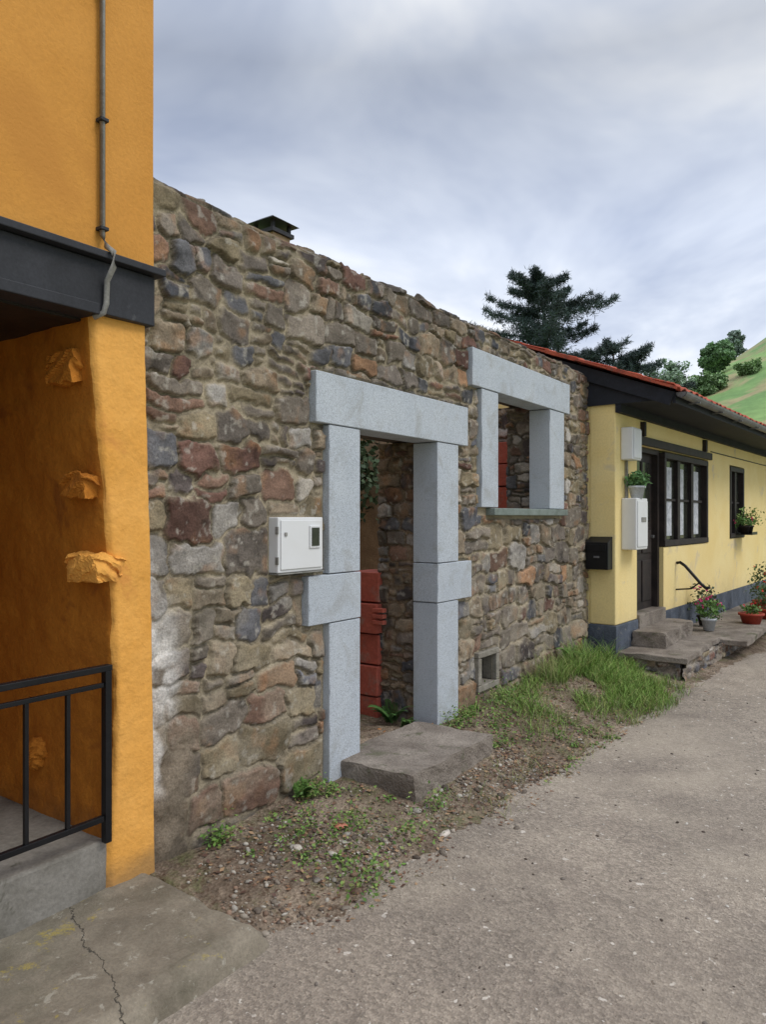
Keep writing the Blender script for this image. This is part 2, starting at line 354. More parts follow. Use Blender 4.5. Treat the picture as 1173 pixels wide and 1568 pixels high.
# ---------------------------------------------------------------- orange building
ob=empty('orange_house')
zs=[-.10,.17,.45,.67,.94,1.26,1.585,1.90,2.15,2.36]; xl=[1.83,1.832,1.858,1.862,1.855,1.846,1.815,1.786,1.758,1.742]; xr=[2.068,2.066,2.062,2.058,2.052,2.046,2.038,2.028,2.02,2.012]
Zg=np.linspace(-.10,2.36,200); XL=np.interp(Zg,zs,xl)+.008*fbm(Zg*3,Zg*0,3,3)*2; XR=np.interp(Zg,zs,xr)
rows=[]
for z,a,b in zip(Zg,XL,XR):
    P=[]
    for y in np.linspace(1.5,.0,110): P.append((a,y))
    for t in np.linspace(0,math.pi/2,9)[1:]: P.append((a+.030*(1-math.cos(t)) ,-.0-.05*math.sin(t)))
    for x in np.linspace(a+.035,b-.01,24): P.append((x,-.05))
    P.append((b,-.04)); P.append((b,.06))
    rows.append([(x,y,z) for x,y in P])
P=np.array(rows); n1,n2=P.shape[:2]
nz=.010*fbm(P[...,0]*6+P[...,1]*6,P[...,2]*6,8,3)*2+.0025*fbm(P[...,0]*30+P[...,1]*30,P[...,2]*30,18,2)*2
P[...,0]-=nz*(P[...,1]>-.04)*1.3; P[...,1]-=nz*(P[...,1]<=-.04)*.7
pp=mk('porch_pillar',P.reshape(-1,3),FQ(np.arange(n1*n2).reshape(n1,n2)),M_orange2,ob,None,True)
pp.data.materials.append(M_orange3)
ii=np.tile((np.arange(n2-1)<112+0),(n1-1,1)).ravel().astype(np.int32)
pp.data.polygons.foreach_set('material_index',ii)  # porch side faces take the orange with shade in its colour
def stonelump(name,cx,cy,cz,sx,sy,sz,seed,rnd=.35):
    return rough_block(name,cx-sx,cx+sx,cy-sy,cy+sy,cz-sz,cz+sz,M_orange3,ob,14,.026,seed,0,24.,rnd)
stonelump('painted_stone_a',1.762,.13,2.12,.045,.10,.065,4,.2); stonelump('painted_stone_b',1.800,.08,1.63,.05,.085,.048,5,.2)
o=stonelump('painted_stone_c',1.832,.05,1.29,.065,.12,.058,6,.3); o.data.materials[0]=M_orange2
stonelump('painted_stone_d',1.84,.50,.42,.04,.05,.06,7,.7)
box('porch_back_wall',.7,1.9,1.5,1.6,.1,2.4,M_orange3,ob); box('porch_ceiling',.7,2.0,0.02,1.6,2.30,2.36,M_dwood,ob)  # porch shade put into the back wall paint and the dark ceiling
box('porch_floor',.7,1.84,-.035,1.6,-.2,.17,M_porchfl,ob,.012)
box('lower_wall',-6,.7,-.05,1.6,-.2,2.36,M_orange,ob)  # unseen wall, its end brought close so it darkens the porch
gx=np.linspace(-6,2.055,160); gz=np.linspace(2.5,6.2,80); GX,GZ=np.meshgrid(gx,gz)
GY=-.05-.006*fbm(GX*3,GZ*3,4,3)*2; P=np.stack([GX,GY,GZ],-1)
mk('upper_facade',P.reshape(-1,3),FQ(np.arange(GX.size).reshape(GX.shape)),M_orange,ob,None,True)
box('upper_body',-6,2.055,-.035,6,2.36,6.2,M_orange,ob); box('rear_body',-6,2.03,1.6,6,-.2,2.36,M_orange,ob)
def beam(name,y0,zl,zr,hl,hr,xr_):
    x0=-6
    V=[(x0,y0,zl-hl),(xr_,y0,zr-hr),(xr_,y0,zr),(x0,y0,zl),(x0,.05,zl-hl),(xr_,.05,zr-hr),(xr_,.05,zr),(x0,.05,zl)]
    return poly(name,V,[(0,1,2,3),(4,7,6,5),(0,3,7,4),(1,5,6,2),(3,2,6,7),(0,4,5,1)],M_black,ob,.004)
beam('beam_ledge',-.125,2.535,2.565,.03,.03,2.065); beam('beam_face',-.085,2.50,2.532,.21,.21,2.035); beam('beam_under',-.10,2.33,2.355,.045,.045,1.76)
px=1.79
tube('conduit',[(px,-.07,6.1),(px,-.07,2.64),(px,-.10,2.59),(px,-.145,2.56),(px,-.145,2.50),(px-.002,-.105,2.45),(px-.002,-.10,2.36),(px-.015,-.10,2.32),(px-.04,-.07,2.30)],.0115,M_grey,ob,12)
for z in (3.62,3.1,2.66,4.2,4.8): box('clamp_%d'%int(z*100),px-.018,px+.018,-.09,-.05,z,z+.014,M_black,ob,.002)
poly('roof',[(-6.2,-.6,6.1),(2.2,-.6,6.1),(2.2,3,7.3),(-6.2,3,7.3),(-6.2,6.5,6.1),(2.2,6.5,6.1)],[(0,1,2,3),(3,2,5,4)],M_tile,ob)
rl=empty('iron_railing')
box('top_rail',.7,1.835,-.075,-.04,.872,.897,M_iron,rl,.003); box('mid_rail',.7,1.80,-.068,-.048,.808,.826,M_iron,rl,.002)
box('bottom_rail',.7,1.80,-.070,-.046,.262,.285,M_iron,rl,.002); box('post',1.803,1.832,-.074,-.042,.172,.872,M_iron,rl,.002)
x=1.645
while x>.72: box('baluster',x-.008,x+.008,-.066,-.05,.285,.81,M_iron,rl,.001); x-=.168
# ---------------------------------------------------------------- concrete slab in front
def slabmat():
    m,N,b=newmat('old_concrete'); v=N.add('ShaderNodeTexCoord').outputs['Object']
    c=mix(N,ramp(N,noise(N,v,3.2,6,.7,.3),[(.35,0.),(.65,1.)]),lin(152,142,124),lin(116,107,92))
    f=noise(N,v,90,4,.7); c=mix(N,.5,c,ramp(N,f,[(.3,.45),(.7,1.1)]),'MULTIPLY')
    c=mix(N,ramp(N,noise(N,v,2.2,6,.7,.4),[(.50,0.),(.7,.55)]),c,lin(84,82,64))
    c=mix(N,ramp(N,noise(N,v,4.1,6,.8,.2),[(.60,0.),(.66,.7)]),c,lin(166,148,66))
    c=mix(N,ramp(N,noise(N,v,15,5,.7,.4),[(.62,0.),(.66,.5)]),c,lin(176,172,158))
    sx=N.add('ShaderNodeSeparateXYZ'); N.l.new(v,sx.inputs[0]); nn=noise(N,v,3.5,5,.7)
    ma=N.add('ShaderNodeMath',operation='MULTIPLY_ADD'); N.l.new(sx.outputs[1],ma.inputs[0]); ma.inputs[1].default_value=-.339; N.l.new(sx.outputs[0],ma.inputs[2])
    mb_=N.add('ShaderNodeMath',operation='MULTIPLY_ADD'); N.l.new(nn,mb_.inputs[0]); mb_.inputs[1].default_value=.20; N.l.new(ma.outputs[0],mb_.inputs[2])
    mc_=N.add('ShaderNodeMath',operation='SUBTRACT'); N.l.new(mb_.outputs[0],mc_.inputs[0]); mc_.inputs[1].default_value=1.78
    md=N.add('ShaderNodeMath',operation='ABSOLUTE'); N.l.new(mc_.outputs[0],md.inputs[0])
    cr=ramp(N,md.outputs[0],[(.0015,.15),(.004,1.)]); c=mix(N,1.,c,cr,'MULTIPLY')
    N.l.new(c,b.inputs['Base Color']); b.inputs['Roughness'].default_value=.92
    bump(N,b,mix(N,.5,f,cr),.7,.012); return m
M_slab=slabmat()
gx=np.linspace(-6,2.04,420); gy=np.linspace(-.80,.0,90); GX,GY=np.meshgrid(gx,gy)
GXX=GX+np.where(GX>1.9,.05*fbm(GY*5,GY*0,12,3)*2,0)
yedge=-.74+.02*fbm(GX*3,GX*0,13,4)*2+.012*fbm(GX*12,GX*0,15,4)*2
GZ=-.035+.012*fbm(GX*3,GY*3,14,4)*2+.005*fbm(GX*14,GY*14,16,3)*2-.15*ss(.0,.05,yedge-GY)-.02*ss(-.05,0,yedge-GY)-.06*ss(1.99,2.04,GX)
P=np.stack([GXX,GY,GZ],-1)
mk('concrete_pavement',P.reshape(-1,3),FQ(np.arange(GX.size).reshape(GX.shape)),M_slab,None,None,True)

# ---------------------------------------------------------------- road, verge, ground
YRX=[-20,1,2.1,3.3,7.2,8.5,12,60]; YRY=[-.80,-.83,-.88,-1.01,-1.12,-1.38,-1.80,-5.2]
def roadmat():
    m,N,b=newmat('worn_road'); v=N.add('ShaderNodeTexCoord').outputs['Object']
    c=mix(N,ramp(N,noise(N,v,.9,5,.65,.6),[(.35,0.),(.65,1.)]),lin(170,158,143),lin(144,134,122))
    vo=N.add('ShaderNodeTexVoronoi'); vo.inputs['Scale'].default_value=85; N.l.new(v,vo.inputs['Vector'])
    c=mix(N,.55,c,ramp(N,vo.outputs['Color'],[(.1,.45),(.5,.9),(.9,1.5)]),'MULTIPLY')
    f=noise(N,v,160,3,.7); c=mix(N,.5,c,ramp(N,f,[(.3,.5),(.7,1.2)]),'MULTIPLY')
    c=mix(N,ramp(N,noise(N,v,24,2,.5),[(.69,0.),(.72,.9)]),c,lin(206,198,186))
    c=mix(N,ramp(N,noise(N,v,34,2,.5,1.),[(.70,0.),(.73,.8)]),c,lin(88,76,66))
    c=mix(N,ramp(N,noise(N,v,3,6,.75,.5),[(.50,0.),(.72,.6)]),c,lin(112,102,94))
    c=mix(N,ramp(N,noise(N,v,.55,4,.6,.8),[(.50,0.),(.7,.5)]),c,lin(184,172,154))
    c=mix(N,ramp(N,noise(N,v,1.7,6,.8,1.5),[(.60,0.),(.68,.35)]),c,lin(96,90,84))
    N.l.new(c,b.inputs['Base Color']); b.inputs['Roughness'].default_value=.95
    b.inputs['Specular IOR Level'].default_value=.15
    bump(N,b,mix(N,.5,f,vo.outputs['Distance']),.9,.009); return m
def vergemat():
    m,N,b=newmat('gravelly_soil'); v=N.add('ShaderNodeTexCoord').outputs['Object']
    c=mix(N,ramp(N,noise(N,v,2.5,6,.7,.5),[(.38,0.),(.62,1.)]),lin(154,138,120),lin(108,94,80))
    vo=N.add('ShaderNodeTexVoronoi'); vo.inputs['Scale'].default_value=60; N.l.new(v,vo.inputs['Vector'])
    c=mix(N,.5,c,ramp(N,vo.outputs['Color'],[(.1,.45),(.5,.9),(.9,1.5)]),'MULTIPLY')
    c=mix(N,ramp(N,noise(N,v,3.2,6,.8,.4),[(.50,0.),(.64,.7)]),c,lin(92,98,60))
    c=mix(N,ramp(N,noise(N,v,26,4,.7),[(.54,0.),(.62,.75)]),c,lin(88,70,56))
    N.l.new(c,b.inputs['Base Color']); b.inputs['Roughness'].default_value=.95
    b.inputs['Specular IOR Level'].default_value=.15
    bump(N,b,mix(N,.5,noise(N,v,45,5,.7),vo.outputs['Distance']),1.,.02); return m
M_road=roadmat(); M_verge=vergemat()
def roadz(X,Y): return -.135+.006*fbm(X*1.3,Y*1.3,70,3)*2
gx=np.concatenate([np.linspace(-20,0,20),np.linspace(.3,12,300),np.linspace(13,60,40)]); sv=np.linspace(0,1,90)**1.4
GX,S_=np.meshgrid(gx,sv); Y1=np.interp(GX,YRX,YRY)+.35; GY=Y1-S_*6.0; P=np.stack([GX,GY,roadz(GX,GY)],-1)
mk('road',P.reshape(-1,3),FQ(np.arange(GX.size).reshape(GX.shape))[:,::-1],M_road,None,None,True)
def vz(X,Y):
    yr=np.interp(X,YRX,YRY); zw=np.interp(X,[2.1,3.3,5,7.0,7.8,12],[-.05,-.02,.03,.08,.0,.0])
    s=ss(0,1,np.clip((Y-yr+.04)/(-yr-.02),0,1))
    z=-.15+(zw+.15)*s
    z=np.where(Y>.0,np.where(Y>.1,0.0,zw*(1-Y/.1)),z)
    z=z+.03*fbm(X*4,Y*4,60,5)+.014*fbm(X*20,Y*20,61,3)
    z=np.where(X<2.03,np.where(Y>-.78,-.22,z),z)
    z=np.where((X>7.7)&(Y>-.9),-.2,z)
    z=np.where(Y<yr-.12,np.minimum(z,-.17),z)
    return z
gx=np.arange(.8,13,.022); gy=np.arange(-2.4,3.4,.022); GX,GY=np.meshgrid(gx,gy); P=np.stack([GX,GY,vz(GX,GY)],-1)
mk('dirt_verge',P.reshape(-1,3),FQ(np.arange(GX.size).reshape(GX.shape)),M_verge,None,None,True)
def hill(X,Y):
    w=ss(45,90,X)
    return w*(48*np.exp(-((X-190)**2)/(2*55**2)-((Y+10)**2)/(2*35.**2))+9*np.exp(-((X-150)**2)/(2*70**2)-((Y-60)**2)/(2*60.**2))+3*fbm(X*.03,Y*.03,80,4))-.3
def terrmat():
    m,N,b=newmat('meadow'); v=N.add('ShaderNodeTexCoord').outputs['Object']
    c=mix(N,ramp(N,noise(N,v,.03,5,.6,.5),[(.4,0.),(.6,1.)]),lin(144,174,102),lin(112,146,84))  # hill greens made paler, distance haze put into the colour
    c=mix(N,ramp(N,noise(N,v,.06,5,.7,.8),[(.50,0.),(.58,.85)]),c,lin(166,150,112))
    c=mix(N,.6,c,ramp(N,noise(N,v,.5,6,.75),[(.3,.5),(.7,1.2)]),'MULTIPLY')
    N.l.new(c,b.inputs['Base Color']); b.inputs['Roughness'].default_value=.95; return m
gx=np.concatenate([np.linspace(-900,-20,14),np.linspace(-10,360,190),np.linspace(400,1500,14)]); gy=np.concatenate([np.linspace(-900,-120,12),np.linspace(-110,180,120),np.linspace(200,1200,14)])
GX,GY=np.meshgrid(gx,gy); P=np.stack([GX,GY,hill(GX,GY)],-1)
mk('ground',P.reshape(-1,3),FQ(np.arange(GX.size).reshape(GX.shape)),terrmat(),None,None,True)

# ---------------------------------------------------------------- scatter
ICO_V=[]; ph=(1+5**.5)/2
for a,b in ((-1,ph),(1,ph),(-1,-ph),(1,-ph)): ICO_V.append((a,b,0))
for a,b in ((-1,ph),(1,ph),(-1,-ph),(1,-ph)): ICO_V.append((0,a,b))
for a,b in ((ph,-1),(ph,1),(-ph,-1),(-ph,1)): ICO_V.append((a,0,b))
ICO_V=np.array(ICO_V)/1.9
ICO_F=np.array([(0,11,5),(0,5,1),(0,1,7),(0,7,10),(0,10,11),(1,5,9),(5,11,4),(11,10,2),(10,7,6),(7,1,8),(3,9,4),(3,4,2),(3,2,6),(3,6,8),(3,8,9),(4,9,5),(2,4,11),(6,2,10),(8,6,7),(9,8,1)])
def pebbles(name,x,y,z,s,cols,fl=1.):
    n=len(x); V=ICO_V[None]*(1+R.uniform(-.3,.3,(n,12,1)))
    sc=np.stack([s*R.uniform(.8,1.5,n),s*R.uniform(.6,1.1,n),s*R.uniform(.35,.8,n)*fl],-1); V=V*sc[:,None]
    a=R.uniform(0,6.28,n); c,s_=np.cos(a)[:,None],np.sin(a)[:,None]
    V=np.stack([V[...,0]*c-V[...,1]*s_,V[...,0]*s_+V[...,1]*c,V[...,2]],-1)+np.stack([x,y,z],-1)[:,None]
    F=(ICO_F[None]+np.arange(n)[:,None,None]*12).reshape(-1,3)
    return mk(name,V.reshape(-1,3),F,M_peb,None,np.repeat(cols,12,0))
n=9500; x=np.where(R.random(n)<.7,R.uniform(2.05,4.6,n),R.uniform(2.1,9,n)); yr=np.interp(x,YRX,YRY)
y=yr+(R.beta(1.1,1.4,n))*(-yr+.0)-.10
dn=fbm(x*3.5,y*3.5,95,4)+.12*(np.exp(-((x-2.2)**2+(y+.75)**2)/.1))
keep=~((x>3.40)&(x<4.40)&(y>-.54))&~((x>7.6)&(y>-.95))&(dn+R.normal(0,.05,n)>-.02); x,y=x[keep],y[keep]; n=len(x)
s=R.gamma(1.4,.0030,n)+.0025; pc=np.array([lin(160,150,136),lin(130,120,108),lin(178,172,160),lin(106,96,86),lin(146,122,104)])[R.integers(0,5,n)]*R.uniform(.6,1.1,(n,1))
pebbles('gravel',x,y,vz(x,y)+s*.15,s,pc)
n=620; x=R.uniform(1.2,8,n); y=R.uniform(-3,-1.0,n); s=R.gamma(1.2,.0022,n)+.0022
pebbles('road_grit',x,y,roadz(x,y)+s*.1,s,np.array([lin(186,180,170),lin(120,112,104),lin(84,74,66)])[R.integers(0,3,n)])
for nm,cx,cy,sz,col in (('loose_stone',3.28,-.80,.034,lin(200,190,178)),('loose_stone',2.62,-.38,.03,lin(186,178,166)),('roof_tile_fragment',2.92,-.40,.038,lin(196,128,106)),('loose_stone',3.0,-.62,.020,lin(160,150,136)),('loose_stone',2.5,-.6,.022,lin(130,124,116))):
    zz=float(vz(np.array(cx),np.array(cy))); pebbles(nm,np.array([cx]),np.array([cy]),np.array([zz+sz*.2]),np.array([sz]),np.array([col]),.5)
def leaves(P,size,up=.5,asp=.6,rg=R):
    n=len(P); d=rg.normal(size=(n,3)); d/=np.linalg.norm(d,axis=1)[:,None]
    nrm=rg.normal(size=(n,3))*(1-up); nrm[:,2]+=up*1.5; t=np.cross(d,nrm); t/=np.linalg.norm(t,axis=1)[:,None]+1e-9
    b=np.cross(nrm,t); b/=np.linalg.norm(b,axis=1)[:,None]+1e-9
    size=np.broadcast_to(size,(n,))[:,None]
    return np.stack([P-b*size,P+t*size*asp,P+b*size,P-t*size*asp],1)
def leafmesh(name,Q,cols,parent=None,mat=None):
    n=len(Q); F=np.arange(n*4).reshape(n,4)
    return mk(name,Q.reshape(-1,3),F,mat or M_leaf,parent,np.repeat(cols,4,0))
n=3600; x=np.concatenate([R.uniform(4.3,7.4,2400),R.uniform(2.2,4.6,1200)]); yr=np.interp(x,YRX,YRY); y=yr*R.uniform(.05,1.0,n)
keep=~((x>3.36)&(x<4.40)&(y>-.54)); x,y=x[keep],y[keep]; n=len(x)
lc=np.array([lin(112,84,66),lin(134,102,78),lin(92,68,58),lin(156,128,98)])[R.integers(0,4,n)]
leafmesh('fallen_leaves',leaves(np.stack([x,y,vz(x,y)+.010],-1),R.uniform(.005,.018,n),.75),lc)
n=26; x=R.uniform(3.6,4.5,n); y=R.uniform(-.05,.25,n); leafmesh('fallen_leaves',leaves(np.stack([x,y,vz(x,y)+.03],-1),R.uniform(.012,.024,n),.7),np.tile(lin(186,120,60),(n,1)))
def blades(name,x,y,z,h,w,cols,lean=.5):
    n=len(x); a=R.uniform(0,6.28,n); dx,dy=np.cos(a),np.sin(a); l=R.uniform(.15,lean*1.6,n)*h
    la=R.uniform(0,6.28,n); lx,ly=np.cos(la)*l,np.sin(la)*l
    V=np.zeros((n,7,3))
    for k,(t,ww) in enumerate(((0,1),(.4,.9),(.75,.6))):
        cx=x+lx*t**2; cy=y+ly*t**2; cz=z+h*(t-.18*t*t*(l/h))
        V[:,2*k]=np.stack([cx-dx*w*ww,cy-dy*w*ww,cz],-1); V[:,2*k+1]=np.stack([cx+dx*w*ww,cy+dy*w*ww,cz],-1)
    V[:,6]=np.stack([x+lx,y+ly,z+h*(1-.3*l/h)],-1)
    T=np.array([(0,1,3),(0,3,2),(2,3,5),(2,5,4),(4,5,6)]); F=(T[None]+np.arange(n)[:,None,None]*7).reshape(-1,3)
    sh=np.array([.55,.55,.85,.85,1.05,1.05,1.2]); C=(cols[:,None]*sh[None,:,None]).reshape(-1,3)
    return mk(name,V.reshape(-1,3),F,M_leaf,None,C)
GC=np.array([lin(132,168,74),lin(112,148,62),lin(154,184,98),lin(98,128,56),lin(160,162,100)])
x=np.concatenate([R.normal(6.80,.50,12500),R.normal(5.6,.6,3600)]); y=np.concatenate([R.normal(-.55,.28,12500),R.normal(-.28,.22,3600)])
dn=fbm(x*3.4,y*3.4,90,4); k=(x<7.72)&(y<-.02)&(y>-1.12)&(x>4.75)&(dn+R.normal(0,.025,len(x))>-.08+.08*(x<6.1)+.10*(y<-.9))&~((x>7.55)&(y>-.35)); x,y,dn=x[k],y[k],dn[k]; n=len(x)
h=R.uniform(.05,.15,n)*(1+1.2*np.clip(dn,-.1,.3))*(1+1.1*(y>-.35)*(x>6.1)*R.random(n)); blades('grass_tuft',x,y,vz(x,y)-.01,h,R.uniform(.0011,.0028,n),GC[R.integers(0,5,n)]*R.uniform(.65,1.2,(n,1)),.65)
n=3600; x=R.uniform(3.6,7.0,n); y=np.interp(x,YRX,YRY)*R.uniform(.02,.95,n); k=(fbm(x*4,y*4,91,3)>-.04)&~((x<4.5)&(y>-.6)); x,y=x[k],y[k]; n=len(x)
blades('dry_grass',x,y,vz(x,y),R.uniform(.02,.10,n),R.uniform(.0008,.0018,n),np.array([lin(170,160,116),lin(136,146,80),lin(112,132,66)])[R.integers(0,3,n)],1.1)
WX=[];WY=[];WH=[]
for _ in range(190):
    cx=R.uniform(2.4,6.2); cy=np.interp(cx,YRX,YRY)*R.uniform(.02,.95)
    if 3.36<cx<4.42 and cy>-.6: continue
    if fbm(np.array(cx*2.2),np.array(cy*2.2),97,2)<-.06: continue
    m=R.integers(8,40); r=R.uniform(.015,.07); WX.append(cx+R.normal(0,r,m)); WY.append(cy+R.normal(0,r*.8,m)); WH.append(np.abs(R.normal(.005,r*.3,m)))
for cx,cy,r,m in ((2.42,-.08,.05,220),(3.08,-.08,.055,280),(3.12,-.70,.09,180),(2.62,-.80,.10,240),(4.62,-.14,.08,300),(3.5,-.62,.05,120),(4.9,-.3,.12,240),(5.3,-.2,.12,280),(2.95,-.48,.08,110),(2.75,-.3,.06,100),(4.55,-.5,.08,160)):
    WX.append(cx+R.normal(0,r,m)); WY.append(cy+R.normal(0,r*.6,m)); WH.append(np.abs(R.normal(.03,r*.7,m)))
x=np.concatenate(WX);y=np.minimum(np.concatenate(WY),-.03);h=np.concatenate(WH); n=len(x)
leafmesh('weeds',leaves(np.stack([x,y,vz(x,y)+.008+h],-1),R.uniform(.005,.015,n),.55,.6),np.array([lin(104,140,62),lin(124,154,76),lin(84,116,52),lin(140,150,86)])[R.integers(0,4,n)]*R.uniform(.65,1.05,(n,1)))
def fern(name,cx,cy,cz,nf,L,col):
    Q=[]
    for i in range(nf):
        a=R.uniform(0,6.28); l=L*R.uniform(.6,1.1)
        for t in np.linspace(.1,1,22):
            p=np.array([cx+math.cos(a)*l*t*.7,cy+math.sin(a)*l*t*.7,cz+l*(t-.55*t*t)*1.2]); w=.28*l*(1-t)*.8+.006
            for sgn in(-1,1):
                q=np.array([-math.sin(a),math.cos(a),-.15])*sgn*w; f=np.array([math.cos(a),math.sin(a),0])*.012
                Q.append([p-f*.5,p+q*.5-f,p+q+f*.5,p+q*.5+f])
    Q=np.array(Q); return leafmesh(name,Q,col*R.uniform(.7,1.2,(len(Q),1)))
fern('fern',4.42,.32,.0,10,.26,lin(74,110,56)); fern('fern',4.36,.16,.0,7,.16,lin(86,120,60)); fern('fern',5.0,-.07,.0,6,.14,lin(100,136,66)); fern('fern',3.02,-.06,-.02,6,.17,lin(96,132,64)); fern('fern',6.9,-.1,.08,9,.3,lin(110,150,70))
n=110; x=R.normal(6.15,.10,n); y=R.uniform(-.3,-.04,n); blades('wild_oats',x,y,vz(x,y),R.uniform(.2,.44,n),R.uniform(.0009,.0016,n),np.tile(lin(160,158,108),(n,1))*R.uniform(.8,1.1,(n,1)),.9)
n=700; P=np.stack([R.normal(7.05,.16,n),R.normal(2.62,.16,n),R.normal(2.05,.26,n)],-1); leafmesh('ivy',leaves(P,R.uniform(.03,.06,n),.3),lin(80,100,70)*R.uniform(.5,1.1,(n,1)))

# ---------------------------------------------------------------- yellow house (local frame)
yh=empty('yellow_cottage',(7.62,-.29,0),D2R(-3.1))
L=14
def hb(nm,a,b,c,d,e,f,m,bev=.0): return box(nm,a,b,c,d,e,f,m,yh,bev)
wt=.28; WTZ=2.86
hb('wall_a',0,.64,0,wt,.38,WTZ,M_yel,.012); hb('wall_b',.64,3.48,.001,wt,2.30,WTZ,M_yel); hb('wall_c',1.54,3.48,0,wt,.38,1.14,M_yel)
hb('wall_d',3.48,4.68,0,wt,.38,WTZ,M_yel); hb('wall_e',4.68,5.62,.001,wt,2.30,WTZ,M_yel); hb('wall_f',4.68,5.62,0,wt,.38,1.17,M_yel); hb('wall_g',5.62,L,0,wt,.38,WTZ,M_yel)
hb('side_wall',0.0,.25,wt,6,.0,WTZ,M_yel)
hb('plinth_a',-.012,.64,-.014,.3,-.2,.378,M_plinth,.006); hb('plinth_b',1.54,L,-.014,.3,-.2,.378,M_plinth,.006); hb('door_sill',.64,1.54,-.03,.3,-.2,.43,M_step,.01)
poly('gable',[(0.01,.29,2.8),(.01,6,2.8),(.01,3,4.0)],[(0,1,2)],M_plast,yh)
hb('door_frame_l',.64,.70,.05,.2,.43,2.30,M_dwood); hb('door_frame_r',1.48,1.54,.05,.2,.43,2.30,M_dwood); hb('door_frame_t',.70,1.48,.05,.2,2.24,2.30,M_dwood)
hb('door_leaf',.70,1.48,.12,.17,.43,2.24,M_dwood)
for i,(a,b,c,d) in enumerate([(.76,1.06,.52,1.0),(1.12,1.42,.52,1.0),(.76,1.06,1.08,1.35),(1.12,1.42,1.08,1.35)]): hb('door_panel_%d'%i,a,b,.105,.122,c,d,M_dwood,.012)
hb('door_glass',.80,1.38,.112,.119,1.45,2.14,M_glass); hb('door_bar',1.07,1.11,.10,.119,1.45,2.14,M_dwood)
hb('door_knob',1.40,1.43,.07,.12,1.25,1.29,M_zinc,.008)
def window(tag,a,b,c,d,nm):
    hb(tag+'_frame_b',a,b,-.015,.15,c,c+.07,M_dwood,.004); hb(tag+'_frame_t',a,b,-.012,.15,d-.07,d,M_dwood,.004)
    hb(tag+'_frame_l',a,a+.07,-.01,.15,c+.07,d-.07,M_dwood,.004); hb(tag+'_frame_r',b-.07,b,-.01,.15,c+.07,d-.07,M_dwood,.004)
    hb(tag+'_glass',a+.07,b-.07,.07,.08,c+.07,d-.07,M_glass)
    st=(b-a-.14)/nm
    for i in range(1,nm): hb(tag+'_mullion%d'%i,a+.07+st*i-.05,a+.07+st*i+.05,.02,.1,c+.07,d-.07,M_dwood)
    for i in range(nm):
        x0=a+.07+st*i+.10; hb(tag+'_curtain%d'%i,x0,x0+(st-.14)*(.5 if i%2 else .7),.060,.066,c+.12,d-.16,M_curt)
        hb(tag+'_bar%d'%i,x0-.05,x0+st-.13,.045,.06,(c+d)/2-.015,(c+d)/2+.015,M_dwood)
window('win1',1.56,3.46,1.15,2.28,3); window('win2',4.70,5.60,1.18,2.28,2)
hb('lintel_beam',.60,3.60,-.03,.02,2.305,2.40,M_dwood,.006)
hb('cable',3.6,L,-.012,-.001,2.42,2.432,M_dwood); hb('lintel_stub_0',.74,.80,-.05,.0,2.40,2.56,M_dwood,.004); hb('lintel_stub_1',3.2,3.28,-.05,.0,2.40,2.56,M_dwood,.004)
th=math.atan(.39); e_y=-.61; e_z=2.74
def roofsheet(nm,t0,t1,l0,l1,off,mat):
    tt=np.arange(t0,t1+.001,.018); ll=np.arange(l0,l1+.001,.035); T,Ls=np.meshgrid(tt,ll)
    wv=.045*np.abs(np.sin(T*math.pi/.20))**.8; stp=.016*(1-((Ls%.36)/.36)); jit=.018*vn(np.floor(T/.2)+.5,np.floor(Ls/.36)+.5,3)
    H=wv+stp+jit+off; Lj=Ls+.03*vn(np.floor(T/.2)+.5,T*0,5)*(Ls<.05); y=e_y+Lj*math.cos(th)-H*math.sin(th); z=e_z+Lj*math.sin(th)+H*math.cos(th)
    P=np.stack([T,y,z],-1); o=mk(nm,P.reshape(-1,3),FQ(np.arange(T.size).reshape(T.shape)),mat,yh,None,False)
    s=o.modifiers.new('s','SOLIDIFY'); s.thickness=.014; s.offset=-1; return o
roofsheet('roof_tiles',-.06,L,-.05,3.85,.0,M_tile)
poly('roof_back',[(-.06,2.9,4.12),(L,2.9,4.12),(L,6.4,2.8),(-.06,6.4,2.8)],[(0,1,2,3)],M_tile,yh)
def slope(nm,t0,t1,l0,l1,h0,h1,mat):
    V=[]
    for t in(t0,t1):
        for l in(l0,l1):
            for h in(h0,h1): V.append((t,e_y+l*math.cos(th)-h*math.sin(th),e_z+l*math.sin(th)+h*math.cos(th)))
    return poly(nm,V,[(0,1,3,2),(4,6,7,5),(0,4,5,1),(2,3,7,6),(0,2,6,4),(1,5,7,3)],mat,yh)
slope('roof_deck',-.02,L,.02,3.8,-.06,-.018,M_soffit); slope('barge_board',-.05,-.021,-.0,3.8,-.15,-.015,M_soffit)
for i in range(10):
    slope('rake_tile_%d'%i,-.10-.008*(i%3),.06,-.02+i*.37,.36+i*.37,.012+.004*(i%3),.038+.012*(i%2),M_tile)
hb('soffit',-.02,L,e_y+.03,-.002,e_z-.075,e_z-.055,M_soffit); poly('soffit_end',[(-.021,e_y+.02,e_z-.075),(-.021,.3,e_z-.075),(-.021,.3,e_z+.30),(-.021,e_y+.02,e_z-.02)],[(0,1,2,3)],M_soffit,yh)
hb('eave_board',-.02,L,e_y+.0,e_y+.029,e_z-.12,e_z-.03,M_soffit); hb('wall_plate',-.015,L,-.06,-.003,e_z-.16,e_z-.076,M_soffit)
V=[];F=[];n=9
for t in(-.03,L):
    for r in(.055,.048):
        for k in range(n): a=math.pi*k/(n-1); V.append((t,e_y-.057-r*math.cos(a),e_z-.02-r*math.sin(a)))
for k in range(n-1): F+=[(k,k+1,2*n+k+1,2*n+k),(n+k,3*n+k,3*n+k+1,n+k+1),(k,n+k,n+k+1,k+1)]
F.append(tuple(range(n)))
